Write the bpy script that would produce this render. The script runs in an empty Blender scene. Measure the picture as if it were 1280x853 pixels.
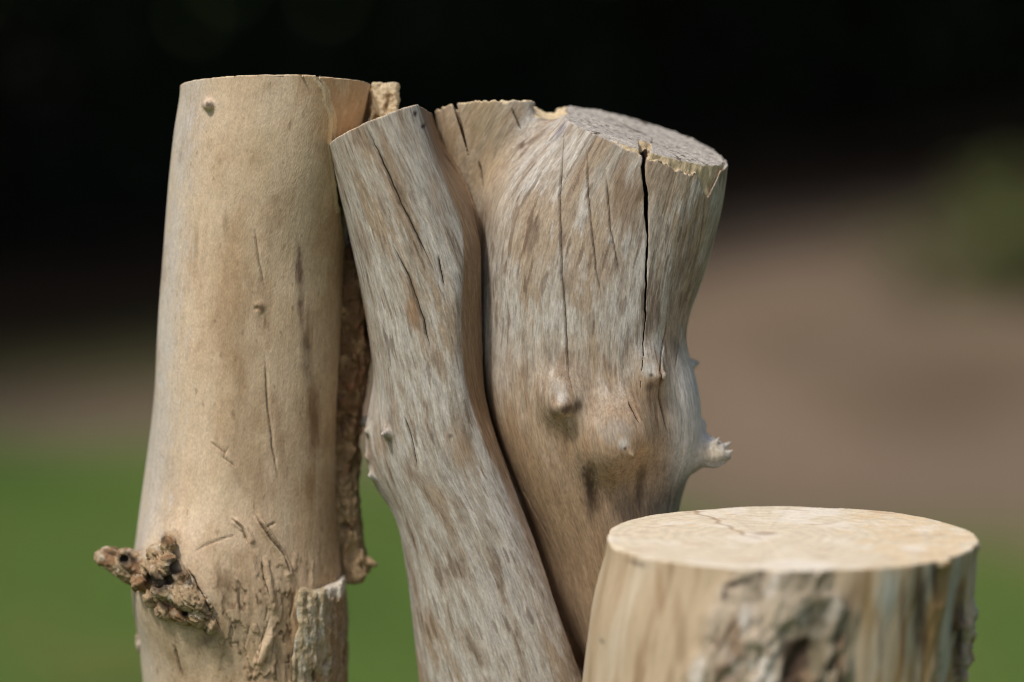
import bpy, math, time
import numpy as np
from concurrent.futures import ThreadPoolExecutor
T0 = time.time()
scene = bpy.context.scene
R = math.radians

# ------------------------------------------------------------------ camera, sky, sun, exposure
CAM_H, FPX, HORIZON = 1.25, 4800.0, -215.0
PITCH = math.atan((426.5 - HORIZON) / FPX)
cam_d = bpy.data.cameras.new('camera'); cam = bpy.data.objects.new('camera', cam_d)
scene.collection.objects.link(cam); scene.camera = cam
cam.location = (0, 0, CAM_H); cam.rotation_euler = (math.pi / 2 - PITCH, 0, 0)
cam_d.sensor_width = 36.0; cam_d.lens = FPX / 1280 * 36.0
cam_d.clip_start = 0.1; cam_d.clip_end = 500
cam_d.dof.use_dof = True; cam_d.dof.focus_distance = 2.655; cam_d.dof.aperture_fstop = 1.8

SUN_EL, SUN_AZ = R(56), R(-42)          # azimuth: 0 = behind the camera, negative = from the left
world = bpy.data.worlds.new('World'); scene.world = world; world.use_nodes = True
nt = world.node_tree; bg = nt.nodes['Background']
sky = nt.nodes.new('ShaderNodeTexSky'); sky.sky_type = 'NISHITA'; sky.sun_disc = False
sd = (math.sin(SUN_AZ) * math.cos(SUN_EL), -math.cos(SUN_AZ) * math.cos(SUN_EL), math.sin(SUN_EL))  # towards the sun
sky.sun_elevation = SUN_EL; sky.sun_rotation = math.atan2(sd[0], sd[1])
sky.air_density = 1.0; sky.dust_density = 3.0; sky.ozone_density = 1.0
nt.links.new(sky.outputs[0], bg.inputs[0]); bg.inputs[1].default_value = 0.108
sun_d = bpy.data.lights.new('sun', 'SUN'); sun = bpy.data.objects.new('sun', sun_d); scene.collection.objects.link(sun)
sun_d.energy = 2.5; sun_d.angle = R(7); sun_d.color = (1.0, 0.965, 0.925)
from mathutils import Vector
sun.rotation_euler = Vector(sd).to_track_quat('Z', 'Y').to_euler()
scene.view_settings.view_transform = 'Standard'; scene.view_settings.look = 'None'
scene.view_settings.exposure = 0.16; scene.view_settings.gamma = 1.0
scene.cycles.use_denoising = True; scene.cycles.use_adaptive_sampling = False
scene.cycles.filter_width = 1.1
scene.cycles.max_bounces = 6

# ------------------------------------------------------------------ pixel rays (photo pixels, 1280 x 853) to measure the place
sp, cp = math.sin(PITCH), math.cos(PITCH)
O = np.array([0, 0, CAM_H])
def ray(px, py):
    a = (np.asarray(px, float) - 640) / FPX; b = (426.5 - np.asarray(py, float)) / FPX
    a, b = np.broadcast_arrays(a, b)
    d = np.stack([a, cp + b * sp, -sp + b * cp], -1)
    return d / np.linalg.norm(d, axis=-1, keepdims=True)
def on(px, py, y0):                       # point on the vertical plane y = y0
    d = ray(px, py); return O + d * (y0 / d[..., 1:2])
def hit(f, pts, y0):                      # point of the surface f = 0 under each measured pixel
    pts = np.asarray(pts, float)[:, :2]
    d = ray(pts[:, 0], pts[:, 1]); t = (y0 - 0.25) / d[:, 1]
    for _ in range(90):
        p = O + d * t[:, None]; t = t + np.clip(f(p[:, 0], p[:, 1], p[:, 2]), -.01, .02) * 0.7
    p = O + d * t[:, None]
    bad = p[:, 1] > y0 + .15
    if bad.any(): p[bad] = on(pts[bad, 0], pts[bad, 1], y0)
    return p

# ------------------------------------------------------------------ noise
_LAT = np.random.default_rng(11).uniform(-1, 1, (3, 32768)).astype(np.float32)
FLAT = False                              # while the coarse grid is meshed the fine relief is left out; it is added when the mesh is fitted
def noise(x, y, z, seed=0):               # gradient noise, about -1..1, on a 32-cell lattice
    if FLAT: return np.float32(0)
    x, y, z = np.broadcast_arrays(x, y, z)
    shp = x.shape; o = (seed * 0.731) % 32
    x = x.astype(np.float32).ravel() + (512 + o); y = y.astype(np.float32).ravel() + (512 + 2.3 * o); z = z.astype(np.float32).ravel() + (512 + 5.1 * o)
    out = np.empty(x.shape, np.float32); G0, G1, G2 = _LAT
    for s in range(0, len(x), 60000):
        xs, ys, zs = x[s:s+60000], y[s:s+60000], z[s:s+60000]
        i = xs.astype(np.int32); j = ys.astype(np.int32); k = zs.astype(np.int32)
        fx = xs - i; fy = ys - j; fz = zs - k
        u, v, w = [t * t * t * (t * (t * 6 - 15) + 10) for t in (fx, fy, fz)]
        i0, i1 = (i & 31) << 10, ((i + 1) & 31) << 10; j0, j1 = (j & 31) << 5, ((j + 1) & 31) << 5; k0, k1 = k & 31, (k + 1) & 31
        fx1, fy1, fz1 = fx - 1, fy - 1, fz - 1
        def g(a, X, Y, Z): return G0.take(a) * X + G1.take(a) * Y + G2.take(a) * Z
        p = i0 + j0; a = g(p + k0, fx, fy, fz); a += (g(p + k1, fx, fy, fz1) - a) * w
        p = i0 + j1; b = g(p + k0, fx, fy1, fz); b += (g(p + k1, fx, fy1, fz1) - b) * w
        a += (b - a) * v
        p = i1 + j0; c = g(p + k0, fx1, fy, fz); c += (g(p + k1, fx1, fy, fz1) - c) * w
        p = i1 + j1; b = g(p + k0, fx1, fy1, fz); b += (g(p + k1, fx1, fy1, fz1) - b) * w
        c += (b - c) * v
        a += (c - a) * u; out[s:s+60000] = 1.5 * a
    return out.reshape(shp)
def fbm(x, y, z, n=4, seed=0, gain=.5):
    a, s, f, t = 1.0, 0, 1.0, 0
    for o in range(n):
        s = s + a * noise(x * f, y * f, z * f, seed + o * 17); t += a; a *= gain; f *= 2.03
    return s / t
def ridged(x, y, z, n=3, seed=0):
    if FLAT: return np.float32(.3)
    a, s, f, t = 1.0, 0, 1.0, 0
    for o in range(n):
        s = s + a * (1 - 2.2 * np.abs(noise(x * f, y * f, z * f, seed + o * 31))); t += a; a *= .5; f *= 2.1
    return s / t
def ss(a, b, x): t = np.clip((x - a) / (b - a), 0, 1); return t * t * (3 - 2 * t)
def smin(a, b, k): h = np.clip(.5 + .5 * (b - a) / k, 0, 1); return b + (a - b) * h - k * h * (1 - h)
def smax(a, b, k): return -smin(-a, -b, k)

# ------------------------------------------------------------------ implicit shapes
class Prof:                               # a smooth curve through control points, as a function of height
    def __init__(s, z, v, sig=0.006):
        z = np.asarray(z, float); v = np.asarray(v, float); o = np.argsort(z); z, v = z[o], v[o]
        s.z = np.arange(z[0], z[-1] + .002, .002)
        d = np.gradient(v, z); i = np.clip(np.searchsorted(z, s.z, side='right') - 1, 0, len(z) - 2)
        h = z[i + 1] - z[i]; t = np.clip((s.z - z[i]) / h, 0, 1)
        c = (2*t**3 - 3*t**2 + 1) * v[i] + (t**3 - 2*t**2 + t) * h * d[i] + (-2*t**3 + 3*t**2) * v[i+1] + (t**3 - t**2) * h * d[i+1]
        if sig:
            n = int(sig * 3 / .002); kx = np.exp(-.5 * (np.arange(-n, n + 1) * .002 / sig) ** 2); kx /= kx.sum()
            c = np.convolve(np.pad(c, n, mode='edge'), kx, 'valid')
        s.v = c
    def __call__(s, z): return np.interp(z, s.z, s.v).astype(np.asarray(z).dtype)
def edge_profile(rows, y0, foot=None, sig=.006):   # rows of (py, left, right): centre and half width against height
    zs, c, r = [], [], []
    for py, l, rr in rows:
        a, b = on(l, py, y0), on(rr, py, y0); zs.append(a[2]); c.append((a[0] + b[0]) / 2); r.append((b[0] - a[0]) / 2)
    for zf, cf, rf in (foot or []): zs.append(zf); c.append(cf); r.append(rf)
    return Prof(zs, c, sig), Prof(zs, r, sig)
def x_profile(rows, y0, sig=.006):
    P = on([r[1] for r in rows], [r[0] for r in rows], y0); return Prof(P[:, 2], P[:, 0], sig)
def plane3(a, b, c):
    n = np.cross(b - a, c - a); n = n / np.linalg.norm(n)
    if n[2] < 0: n = -n
    return n, float(n @ a)
def limb(x, y, z, cx, rx, cy, ry, p=2.0):
    a = rx(z); b = ry(z) if callable(ry) else ry; c = cy(z) if callable(cy) else cy
    q = (np.abs((x - cx(z)) / a) ** p + np.abs((y - c) / b) ** p) ** (1 / p)
    return (q - 1) * np.minimum(a, b)
def ell(x, y, z, c, r, rot=None):
    dx, dy, dz = x - c[0], y - c[1], z - c[2]
    if rot is not None: dx, dz = dx * math.cos(rot) + dz * math.sin(rot), -dx * math.sin(rot) + dz * math.cos(rot)
    return (np.sqrt((dx / r[0]) ** 2 + (dy / r[1]) ** 2 + (dz / r[2]) ** 2) - 1) * min(r)
def cone(x, y, z, a, b, ra, rb):          # round cone from a to b
    a = np.asarray(a); d = np.asarray(b) - a; L = d @ d
    t = np.clip(((x - a[0]) * d[0] + (y - a[1]) * d[1] + (z - a[2]) * d[2]) / L, 0, 1)
    return np.sqrt((x - a[0] - d[0]*t) ** 2 + (y - a[1] - d[1]*t) ** 2 + (z - a[2] - d[2]*t) ** 2) - (ra + (rb - ra) * t)
def polydist(p, pts):                     # distance of points (n, 3) to a polyline, the run along it, and the side of it
    best = np.full(len(p), 9.0, np.float32); run = np.zeros(len(p), np.float32); side = np.ones(len(p), np.float32); n = len(pts) - 1
    lo, hi = pts.min(0) - .02, pts.max(0) + .02
    m = np.where(np.all((p > lo) & (p < hi), axis=1))[0]; q = p[m]; bb = best[m]; rr = run[m]; sd_ = side[m]
    for i in range(n):
        a, b = pts[i], pts[i + 1]; d = b - a; t = np.clip(((q - a) @ d) / max(d @ d, 1e-12), 0, 1)
        e = np.linalg.norm(q - a - t[:, None] * d, axis=1); k = e < bb; bb[k] = e[k]; rr[k] = (i + t[k]) / n
        sd_[k] = np.sign(d[0] * (q[k, 2] - a[2]) - d[2] * (q[k, 0] - a[0]) + 1e-9)
    best[m] = bb; run[m] = rr; side[m] = sd_
    return best, run, side

# ------------------------------------------------------------------ meshing: surface nets on a sparse grid
def surface(f, lo, hi, h, zfine=None, zmul=6.0, slack=1.0):
    global FLAT
    FLAT = True
    lo = np.asarray(lo, float); hi = np.asarray(hi, float)
    if zfine is not None:                 # below zfine (outside the picture) the grid is coarser in height
        zl = zfine - (zfine - lo[2]) / zmul
        wz = lambda z: np.where(z >= zfine, z, zfine - (zfine - z) * zmul); lo[2] = zl
    else: wz = lambda z: z
    B = 4; n = np.ceil((hi - lo) / (h * B)).astype(int)
    bi, bj, bk = np.meshgrid(*[np.arange(m) for m in n], indexing='ij')
    c = lo + (np.stack([bi.ravel(), bj.ravel(), bk.ravel()], -1) + .5) * B * h
    c = c.astype(np.float32)
    with ThreadPoolExecutor(4) as ex: v = np.concatenate(list(ex.map(lambda q: f(q[:, 0].copy(), q[:, 1].copy(), wz(q[:, 2])), np.array_split(c, 40))))
    keep = np.abs(v) < B * h * (.95 * slack) + .0025
    blk = np.stack([bi.ravel(), bj.ravel(), bk.ravel()], -1)[keep] * B
    N = n * B + 2
    VK, VP, FQ = [], [], []
    ar = np.arange(B + 1)
    def work(s):
        b = blk[s:s + 700]
        I = b[:, 0, None] + ar; J = b[:, 1, None] + ar; K = b[:, 2, None] + ar
        X = (lo[0] + I * h).astype(np.float32)[:, :, None, None]; Y = (lo[1] + J * h).astype(np.float32)[:, None, :, None]; Z = wz(lo[2] + K * h).astype(np.float32)[:, None, None, :]
        V = f(X, Y, Z).astype(np.float32); V = np.broadcast_to(V, (len(b), B+1, B+1, B+1))
        S = V < 0
        cs = np.zeros((len(b), B, B, B), np.int8)
        for di in (0, 1):
            for dj in (0, 1):
                for dk in (0, 1): cs += S[:, di:di+B, dj:dj+B, dk:dk+B]
        q, ci, cj, ck = np.where((cs > 0) & (cs < 8))
        acc = np.zeros((len(q), 3), np.float32); cnt = np.zeros(len(q), np.float32)
        for ax in range(3):
            for e1 in (0, 1):
                for e2 in (0, 1):
                    o0 = [0, 0, 0]; oth = [t for t in range(3) if t != ax]; o0[oth[0]] = e1; o0[oth[1]] = e2
                    o1 = list(o0); o1[ax] = 1
                    a = V[q, ci+o0[0], cj+o0[1], ck+o0[2]]; bb = V[q, ci+o1[0], cj+o1[1], ck+o1[2]]
                    m = (a < 0) != (bb < 0); t = np.where(m, a / np.where(m, a - bb, 1), 0)
                    pos = np.zeros((len(q), 3), np.float32); pos[:, oth[0]] = e1; pos[:, oth[1]] = e2; pos[:, ax] = t
                    acc += pos * m[:, None]; cnt += m
        gi = I[q, 0] + ci; gj = J[q, 0] + cj; gk = K[q, 0] + ck
        vk = ((gi.astype(np.int64) * N[1] + gj) * N[2] + gk)
        vp = np.stack([gi, gj, gk], -1) + acc / cnt[:, None]; fq = []
        for ax in range(3):
            o1 = [0, 0, 0]; o1[ax] = 1
            a = S[:, :B, :B, :B]; bb = S[:, o1[0]:o1[0]+B, o1[1]:o1[1]+B, o1[2]:o1[2]+B]
            q, ci, cj, ck = np.where(a != bb)
            g = np.stack([I[q, 0] + ci, J[q, 0] + cj, K[q, 0] + ck], -1)
            u = np.zeros(3, int); w = np.zeros(3, int); u[(ax + 1) % 3] = 1; w[(ax + 2) % 3] = 1
            quad = np.stack([g, g - u, g - u - w, g - w], 1)
            flip = a[q, ci, cj, ck] == 0
            quad[flip] = quad[flip][:, ::-1]
            fq.append((quad[..., 0].astype(np.int64) * N[1] + quad[..., 1]) * N[2] + quad[..., 2])
        return vk, vp, np.concatenate(fq)
    with ThreadPoolExecutor(4) as ex: res = list(ex.map(work, range(0, len(blk), 700)))
    FLAT = False
    VK, VP, FQ = [r[0] for r in res], [r[1] for r in res], [r[2] for r in res]
    VK = np.concatenate(VK); VP = np.concatenate(VP); FQ = np.concatenate(FQ)
    o = np.argsort(VK); VK, VP = VK[o], VP[o]
    ix = np.clip(np.searchsorted(VK, FQ), 0, len(VK) - 1); ok = (VK[ix] == FQ).all(1)
    P = lo + VP * h; P[:, 2] = wz(P[:, 2])
    return P, ix[ok]
def grad(f, P, e=.0006):
    x, y, z = np.ascontiguousarray(np.asarray(P, np.float32).T); k = [(1, -1, -1), (-1, -1, 1), (-1, 1, -1), (1, 1, 1)]; g = 0
    for a in k: g = g + np.array(a)[None] * f(x + a[0]*e, y + a[1]*e, z + a[2]*e)[:, None]
    return g / (4 * e)
def project(f, P, F, it=4, cap=.003):      # move the vertices along their normals onto the full relief
    for rep in range(2):
        N = vnormals(P, F); vis = np.where(P[:, 2] > ZF - .02)[0]; vis = vis[np.argsort(np.floor(P[vis, 2] * 40), kind='stable')]
        def work(v):
            Q = P[v].astype(np.float32); n = N[v].astype(np.float32)
            for i in range(it if rep == 0 else 1): Q = Q - n * np.clip(f(*np.ascontiguousarray(Q.T)), -cap, cap)[:, None] * .9
            return Q
        with ThreadPoolExecutor(4) as ex: P[vis] = np.concatenate(list(ex.map(work, np.array_split(vis, max(1, len(vis) // 12000)))))
    return P
def vnormals(P, F):
    d1 = P[F[:, 2]] - P[F[:, 0]]; d2 = P[F[:, 3]] - P[F[:, 1]]; n = np.cross(d1, d2)
    N = np.zeros_like(P)
    for c in range(3):
        for k in range(4): N[:, c] += np.bincount(F[:, k], n[:, c], len(P))
    return N / np.maximum(np.linalg.norm(N, axis=1, keepdims=True), 1e-12)

def link_mesh(name, P, F, mat, parent=None, attrs=None, N=None, origin=(0, 0, 0)):
    me = bpy.data.meshes.new(name); P = np.asarray(P) - np.asarray(origin)
    k = F.shape[1]
    me.vertices.add(len(P)); me.vertices.foreach_set('co', P.astype(np.float32).ravel())
    me.loops.add(F.size); me.loops.foreach_set('vertex_index', F.astype(np.int32).ravel())
    me.polygons.add(len(F)); me.polygons.foreach_set('loop_start', np.arange(0, F.size, k, dtype=np.int32))
    me.polygons.foreach_set('use_smooth', np.ones(len(F), bool))
    me.update(calc_edges=True)
    for an, av in (attrs or {}).items():
        if av.shape[1] == 4: a = me.attributes.new(an, 'FLOAT_COLOR', 'POINT'); a.data.foreach_set('color', av.astype(np.float32).ravel())
        else: a = me.attributes.new(an, 'FLOAT_VECTOR', 'POINT'); a.data.foreach_set('vector', av.astype(np.float32).ravel())
    if N is not None: me.normals_split_custom_set_from_vertices(N.astype(np.float32).tolist())
    me.materials.append(mat)
    o = bpy.data.objects.new(name, me); scene.collection.objects.link(o)
    if parent is not None: o.parent = parent
    return o
def split_mesh(P, F, N, lab, names, mat, root, attrs, origin):
    """lab: id per vertex; names: {id: (part name, id of the part it sits on or None, label or None)}; faces go with their smallest id"""
    fl = lab[F].min(1); made = {}
    for i in sorted(names, key=lambda t: names[t][1] is not None):
        nm, par, text = names[i]; ff = F[fl == i]
        if not len(ff): print('EMPTY PART', nm, i); continue
        u, inv = np.unique(ff, return_inverse=True)
        made[i] = link_mesh(nm, P[u], inv.reshape(ff.shape), mat, made[par] if par is not None else root, {k: v[u] for k, v in attrs.items()}, N[u], origin)
        if text: made[i]['label'] = text
    return made
def thing(name, label, cat, loc, group=None):
    o = bpy.data.objects.new(name, None); scene.collection.objects.link(o); o.location = loc
    o['label'] = label; o['category'] = cat
    if group: o['group'] = group
    return o
def srgb(r, g, b):
    c = np.array([r, g, b]) / 255.0; return np.where(c <= .04045, c / 12.92, ((c + .055) / 1.055) ** 2.4)
def mix(C, col, m): m = np.clip(m, 0, 1)[:, None]; return C * (1 - m) + np.asarray(col) * m

# ------------------------------------------------------------------ materials
def wood_material(name, grain_bump=.5, speck=.46, rough=.8):
    m = bpy.data.materials.new(name); m.use_nodes = True; t = m.node_tree; n = t.nodes; l = t.links
    b = n['Principled BSDF']; b.inputs['Roughness'].default_value = rough
    b.inputs['Specular IOR Level'].default_value = .22
    col = n.new('ShaderNodeAttribute'); col.attribute_name = 'Col'
    gr = n.new('ShaderNodeAttribute'); gr.attribute_name = 'grain'
    n1 = n.new('ShaderNodeTexNoise'); n1.inputs['Scale'].default_value = 900; n1.inputs['Detail'].default_value = 3
    n2 = n.new('ShaderNodeTexNoise'); n2.inputs['Scale'].default_value = 260; n2.inputs['Detail'].default_value = 4; n2.inputs['Roughness'].default_value = .65
    l.new(gr.outputs['Vector'], n1.inputs['Vector']); l.new(gr.outputs['Vector'], n2.inputs['Vector'])
    add = n.new('ShaderNodeMath'); add.operation = 'ADD'; l.new(n1.outputs['Fac'], add.inputs[0]); l.new(n2.outputs['Fac'], add.inputs[1])
    mr = n.new('ShaderNodeMapRange'); mr.inputs['From Min'].default_value = .55; mr.inputs['From Max'].default_value = 1.45
    mr.inputs['To Min'].default_value = 1 - speck; mr.inputs['To Max'].default_value = 1 + speck
    l.new(add.outputs[0], mr.inputs['Value'])
    mu = n.new('ShaderNodeVectorMath'); mu.operation = 'SCALE'; l.new(col.outputs['Color'], mu.inputs[0]); l.new(mr.outputs[0], mu.inputs['Scale'])
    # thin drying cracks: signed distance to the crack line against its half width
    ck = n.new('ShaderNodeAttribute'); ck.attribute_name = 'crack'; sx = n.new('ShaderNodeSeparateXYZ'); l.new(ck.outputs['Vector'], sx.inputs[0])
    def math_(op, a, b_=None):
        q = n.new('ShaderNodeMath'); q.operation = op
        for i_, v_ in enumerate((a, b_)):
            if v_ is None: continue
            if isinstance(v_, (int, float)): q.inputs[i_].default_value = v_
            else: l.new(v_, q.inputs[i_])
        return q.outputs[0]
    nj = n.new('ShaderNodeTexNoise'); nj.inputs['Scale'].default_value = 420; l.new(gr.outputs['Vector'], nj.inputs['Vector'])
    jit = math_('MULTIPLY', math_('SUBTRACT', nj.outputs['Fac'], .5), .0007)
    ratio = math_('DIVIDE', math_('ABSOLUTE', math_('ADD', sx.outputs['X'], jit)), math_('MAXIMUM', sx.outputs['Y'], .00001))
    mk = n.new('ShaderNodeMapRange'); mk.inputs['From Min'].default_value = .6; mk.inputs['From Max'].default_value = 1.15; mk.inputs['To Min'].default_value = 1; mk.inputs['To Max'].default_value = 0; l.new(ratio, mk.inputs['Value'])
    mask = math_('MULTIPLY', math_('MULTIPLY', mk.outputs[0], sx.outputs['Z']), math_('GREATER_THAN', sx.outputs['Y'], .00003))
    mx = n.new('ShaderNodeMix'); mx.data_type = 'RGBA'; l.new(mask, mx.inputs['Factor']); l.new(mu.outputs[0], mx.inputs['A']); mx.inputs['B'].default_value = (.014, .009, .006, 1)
    l.new(mx.outputs['Result'], b.inputs['Base Color'])
    bp = n.new('ShaderNodeBump'); bp.inputs['Strength'].default_value = grain_bump; bp.inputs['Distance'].default_value = .0008
    l.new(add.outputs[0], bp.inputs['Height']); l.new(bp.outputs[0], b.inputs['Normal'])
    return m
M_wood = wood_material('weathered_wood'); M_tan = wood_material('tan_wood', .35, .26); M_bark = wood_material('rough_bark', .8, .45, .9); M_pale = wood_material('fresh_sawn_wood', .25, .14, .75)

# ================================================================== MIDDLE POST: two limbs of one split trunk
YM = 2.70; ZF = float(on(640, 885, 2.6)[2])
yA, yC, yD = YM - .012, YM, YM + .046
A_left = [(120, 396), (140, 399), (185, 410), (240, 424), (300, 438), (380, 455), (430, 463), (480, 469), (520, 470), (560, 474), (590, 480), (620, 489), (650, 497), (700, 506), (750, 513), (800, 519), (853, 525), (900, 529)]
A_right = [(120, 545), (140, 552), (185, 566), (240, 588), (300, 606), (380, 625), (430, 628), (480, 632), (520, 640), (560, 654), (590, 668), (620, 684), (650, 698), (700, 720), (750, 740), (800, 756), (853, 772), (900, 784)]
rowsA = [(a[0], a[1], b[1]) for a, b in zip(A_left, A_right)]
cxA, rxA = edge_profile(rowsA, yA, [(0.35, 0.004, .066), (0, .012, .075), (-.1, .014, .075)])
ridge = x_profile([(100, 512), (140, 524), (200, 545), (265, 570), (297, 579), (346, 577), (400, 576), (461, 580), (510, 589), (556, 607), (619, 632), (680, 660), (760, 692), (853, 727), (900, 742)], yA - .05)
def yfrontA(z): return yA - .048
ZA0, ZA1, ZA2, ZA3 = [float(on(540, t, yA)[2]) for t in (170, 290, 520, 640)]
rowsC = [(100, 718, 935), (125, 712, 930), (140, 700, 924), (165, 676, 917), (190, 652, 914), (220, 628, 909), (250, 614, 902), (300, 604, 889), (330, 600, 882), (385, 600, 866), (420, 602, 857), (470, 606, 856), (510, 613, 857), (540, 621, 857), (570, 631, 854), (620, 652, 849), (680, 682, 847), (740, 704, 846), (800, 726, 846), (853, 742, 846), (900, 752, 846)]
cxC, rxC = edge_profile(rowsC, yC, [(0.35, .098, .062), (0, .10, .07), (-.1, .10, .07)])
_zc = on(640, np.array([100, 200, 300, 400, 520, 600, 700, 900]), yC)[:, 2]
ryC = Prof(np.r_[_zc, .35, -.1], [.054, .062, .072, .074, .077, .066, .058, .052, .06, .07], .02)
rowsD = [(90, 541, 712), (125, 545, 708), (200, 555, 700), (260, 571, 700), (300, 588, 700), (340, 602, 700), (420, 622, 700), (520, 640, 710), (600, 660, 720)]
cxD, rxD = edge_profile(rowsD, yD, [(.5, .02, .03)])
ryD = .050
cutC = plane3(on(708, 141, yC), on(914, 203, yC), on(803, 189.5, yC - .064))
cutA = plane3(on(410, 187, yA), on(527, 139, yA), on(467, 151, yA - .05))
cutD = plane3(on(545, 142, yD), on(708, 136, yD), on(625, 127, yD - .048))
def pl(c, x, y, z): return x * c[0][0] + y * c[0][1] + z * c[0][2] - c[1]

def fB0(x, y, z):                         # smooth right body: main lobe, recessed left lobe, swellings
    f = limb(x, y, z, cxC, rxC, yC, ryC, 2.15)
    d = limb(x, y, z, cxD, rxD, yD, ryD, 2.3)
    f = smin(f, d, .020)
    return f
bulgeB = [((772, 546), (.024, .022, .027), .0085, .018), ((702, 499), (.014, .013, .016), .003, .013), ((811, 467), (.011, .012, .015), .0015, .011),
          ((855, 522), (.016, .026, .034), .0015, .024)]
def make_fB():
    H = hit(fB0, [b[0] for b in bulgeB], YM); G = grad(fB0, H); G /= np.linalg.norm(G, axis=1, keepdims=True)
    blobs = [(H[i] - G[i] * (min(b[1]) * .55 - b[2]), b[1], b[3]) for i, b in enumerate(bulgeB)]
    tips = []
    for (px, py), back, out, ra, rb in [((701, 501), .010, .0100, .0095, .0056), ((812, 465), .010, .0120, .0085, .0034), ((776, 555), .010, .0130, .0095, .0030), ((842, 553), .006, .0060, .0045, .0020)]:
        h = hit(fB0, [(px, py)], YM)[0]; g = grad(fB0, h[None])[0]; g /= np.linalg.norm(g)
        g2 = g + np.array([.25, 0, -.25]); g2 /= np.linalg.norm(g2)
        tips.append((h - g * back, h + g2 * (out + (.006 if py > 540 and px < 800 else 0)), ra, rb))
    side = [  # spurs and stub that stand out of the right flank
        (on(840, 534, YM - .004), on(879, 530.5, YM - .016), .012, .0014),
        (on(846, 460, YM + .030), on(871, 454, YM + .026), .013, .0018)]
    groove = [on(800, 585, YM - .082), on(806, 640, YM - .074), on(812, 720, YM - .070)]
    stub = [on(836, 556, YM - .008), on(868, 563, YM - .016), on(892, 567, YM - .020), on(906, 566, YM - .022)]
    spl = [(on(888, 564, YM - .024), on(899, 547, YM - .027), .0045, .0006), (on(896, 572, YM - .024), on(915, 564, YM - .025), .0050, .0008), (on(890, 565, YM - .016), on(913, 553, YM - .014), .0046, .0006)]
    crk = x_profile([(140, 806), (200, 806), (260, 807), (330, 808), (400, 806), (450, 803), (490, 800)], YM - .066)
    crw = Prof(on(640, np.array([120, 200, 260, 330, 400, 450, 490]), YM - .066)[:, 2], np.array([6.2, 5.6, 4.2, 3.0, 2.0, 1.2, .3]) * .00054 / 2, 0)
    d_h = hit(fB0, [(571, 140), (578, 165), (586, 196)], YM)
    dkx = Prof(np.r_[d_h[:, 2], d_h[0, 2] + .03], np.r_[d_h[:, 0], d_h[0, 0] - .008], 0)
    dw = Prof(np.r_[d_h[:, 2], d_h[0, 2] + .03], [.0015, .0011, .0001, .0015], 0)
    ztop = float(on(640, 498, YM - .066)[2]); zdt = d_h[2, 2]
    def fB(x, y, z):
        f = fB0(x, y, z)
        # slow lumps along the trunk
        f = f - .0016 * np.sin(z * 41 + np.arctan2(y - YM, x - .05) * 3) * ss(.6, .9, z)
        for c, r, k in blobs: f = smin(f, ell(x, y, z, c, r), k)
        for a, b, ra, rb in tips: f = smin(f, cone(x, y, z, a, b, ra, rb), .006)
        for a, b, ra, rb in side: f = smin(f, cone(x, y, z, a, b, ra, rb), .008)
        f = smax(f, -smin(cone(x, y, z, groove[0], groove[1], .006, .010), cone(x, y, z, groove[1], groove[2], .010, .010), .01), .016)
        st = smin(cone(x, y, z, stub[0], stub[1], .0195, .0118), cone(x, y, z, stub[1], stub[2], .0118, .0098), .004)
        st = smin(st, cone(x, y, z, stub[2], stub[3], .0094, .0060), .003)
        st = np.maximum(st, x + .45 * (z - stub[3][2]) - stub[3][0] - .0005 - .0040 * np.abs(noise(z * 130, y * 110, 0 * x, 18)))     # splintered end
        for a, b, ra, rb in spl: st = smin(st, cone(x, y, z, a, b, ra, rb), .0015)
        st = st - .0011 * noise(x * 70, y * 230, z * 230, 19)
        f = smin(f, st, .010)
        g = f
        # deep drying crack in the right lobe
        c = np.maximum(np.abs(x - crk(z) - .0022 * noise(z * 38, 0 * z, 0 * z, 61) - .0005 * noise(z * 240, 0 * z, 0 * z, 62)) - crw(z) * (1 + .45 * noise(z * 90, 0 * z, 0 * z, 63)), -(g + .035)); c = np.maximum(c, y - YM + .005); c = np.maximum(c, ztop - z)
        f = np.maximum(f, -c)
        c = np.maximum(np.abs(x - dkx(z)) - dw(z), -(g + .014)); c = np.maximum(c, zdt - z); c = np.maximum(c, y - YM - .03)
        f = np.maximum(f, -c)
        return f
    return fB, stub, tips, side
fB1, stubM, tipsM, sideM = make_fB()
gapB = Prof(np.r_[on(640, np.array([100, 200, 260, 330, 400, 480, 540, 600, 660, 720, 860]), YM)[:, 2], .3], [.014, .013, .010, .0055, .0036, .0044, .0065, .0095, .012, .013, .013, .004], .01)
def rag(x, y, z, s, amp, seed): return amp * fbm(x * s, y * s, z * 0, 3, seed)
XS0, XS1 = on(696, 139, YM)[0], on(712, 139, YM)[0]
lipD = on(688, 137, yD - .035)
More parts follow.
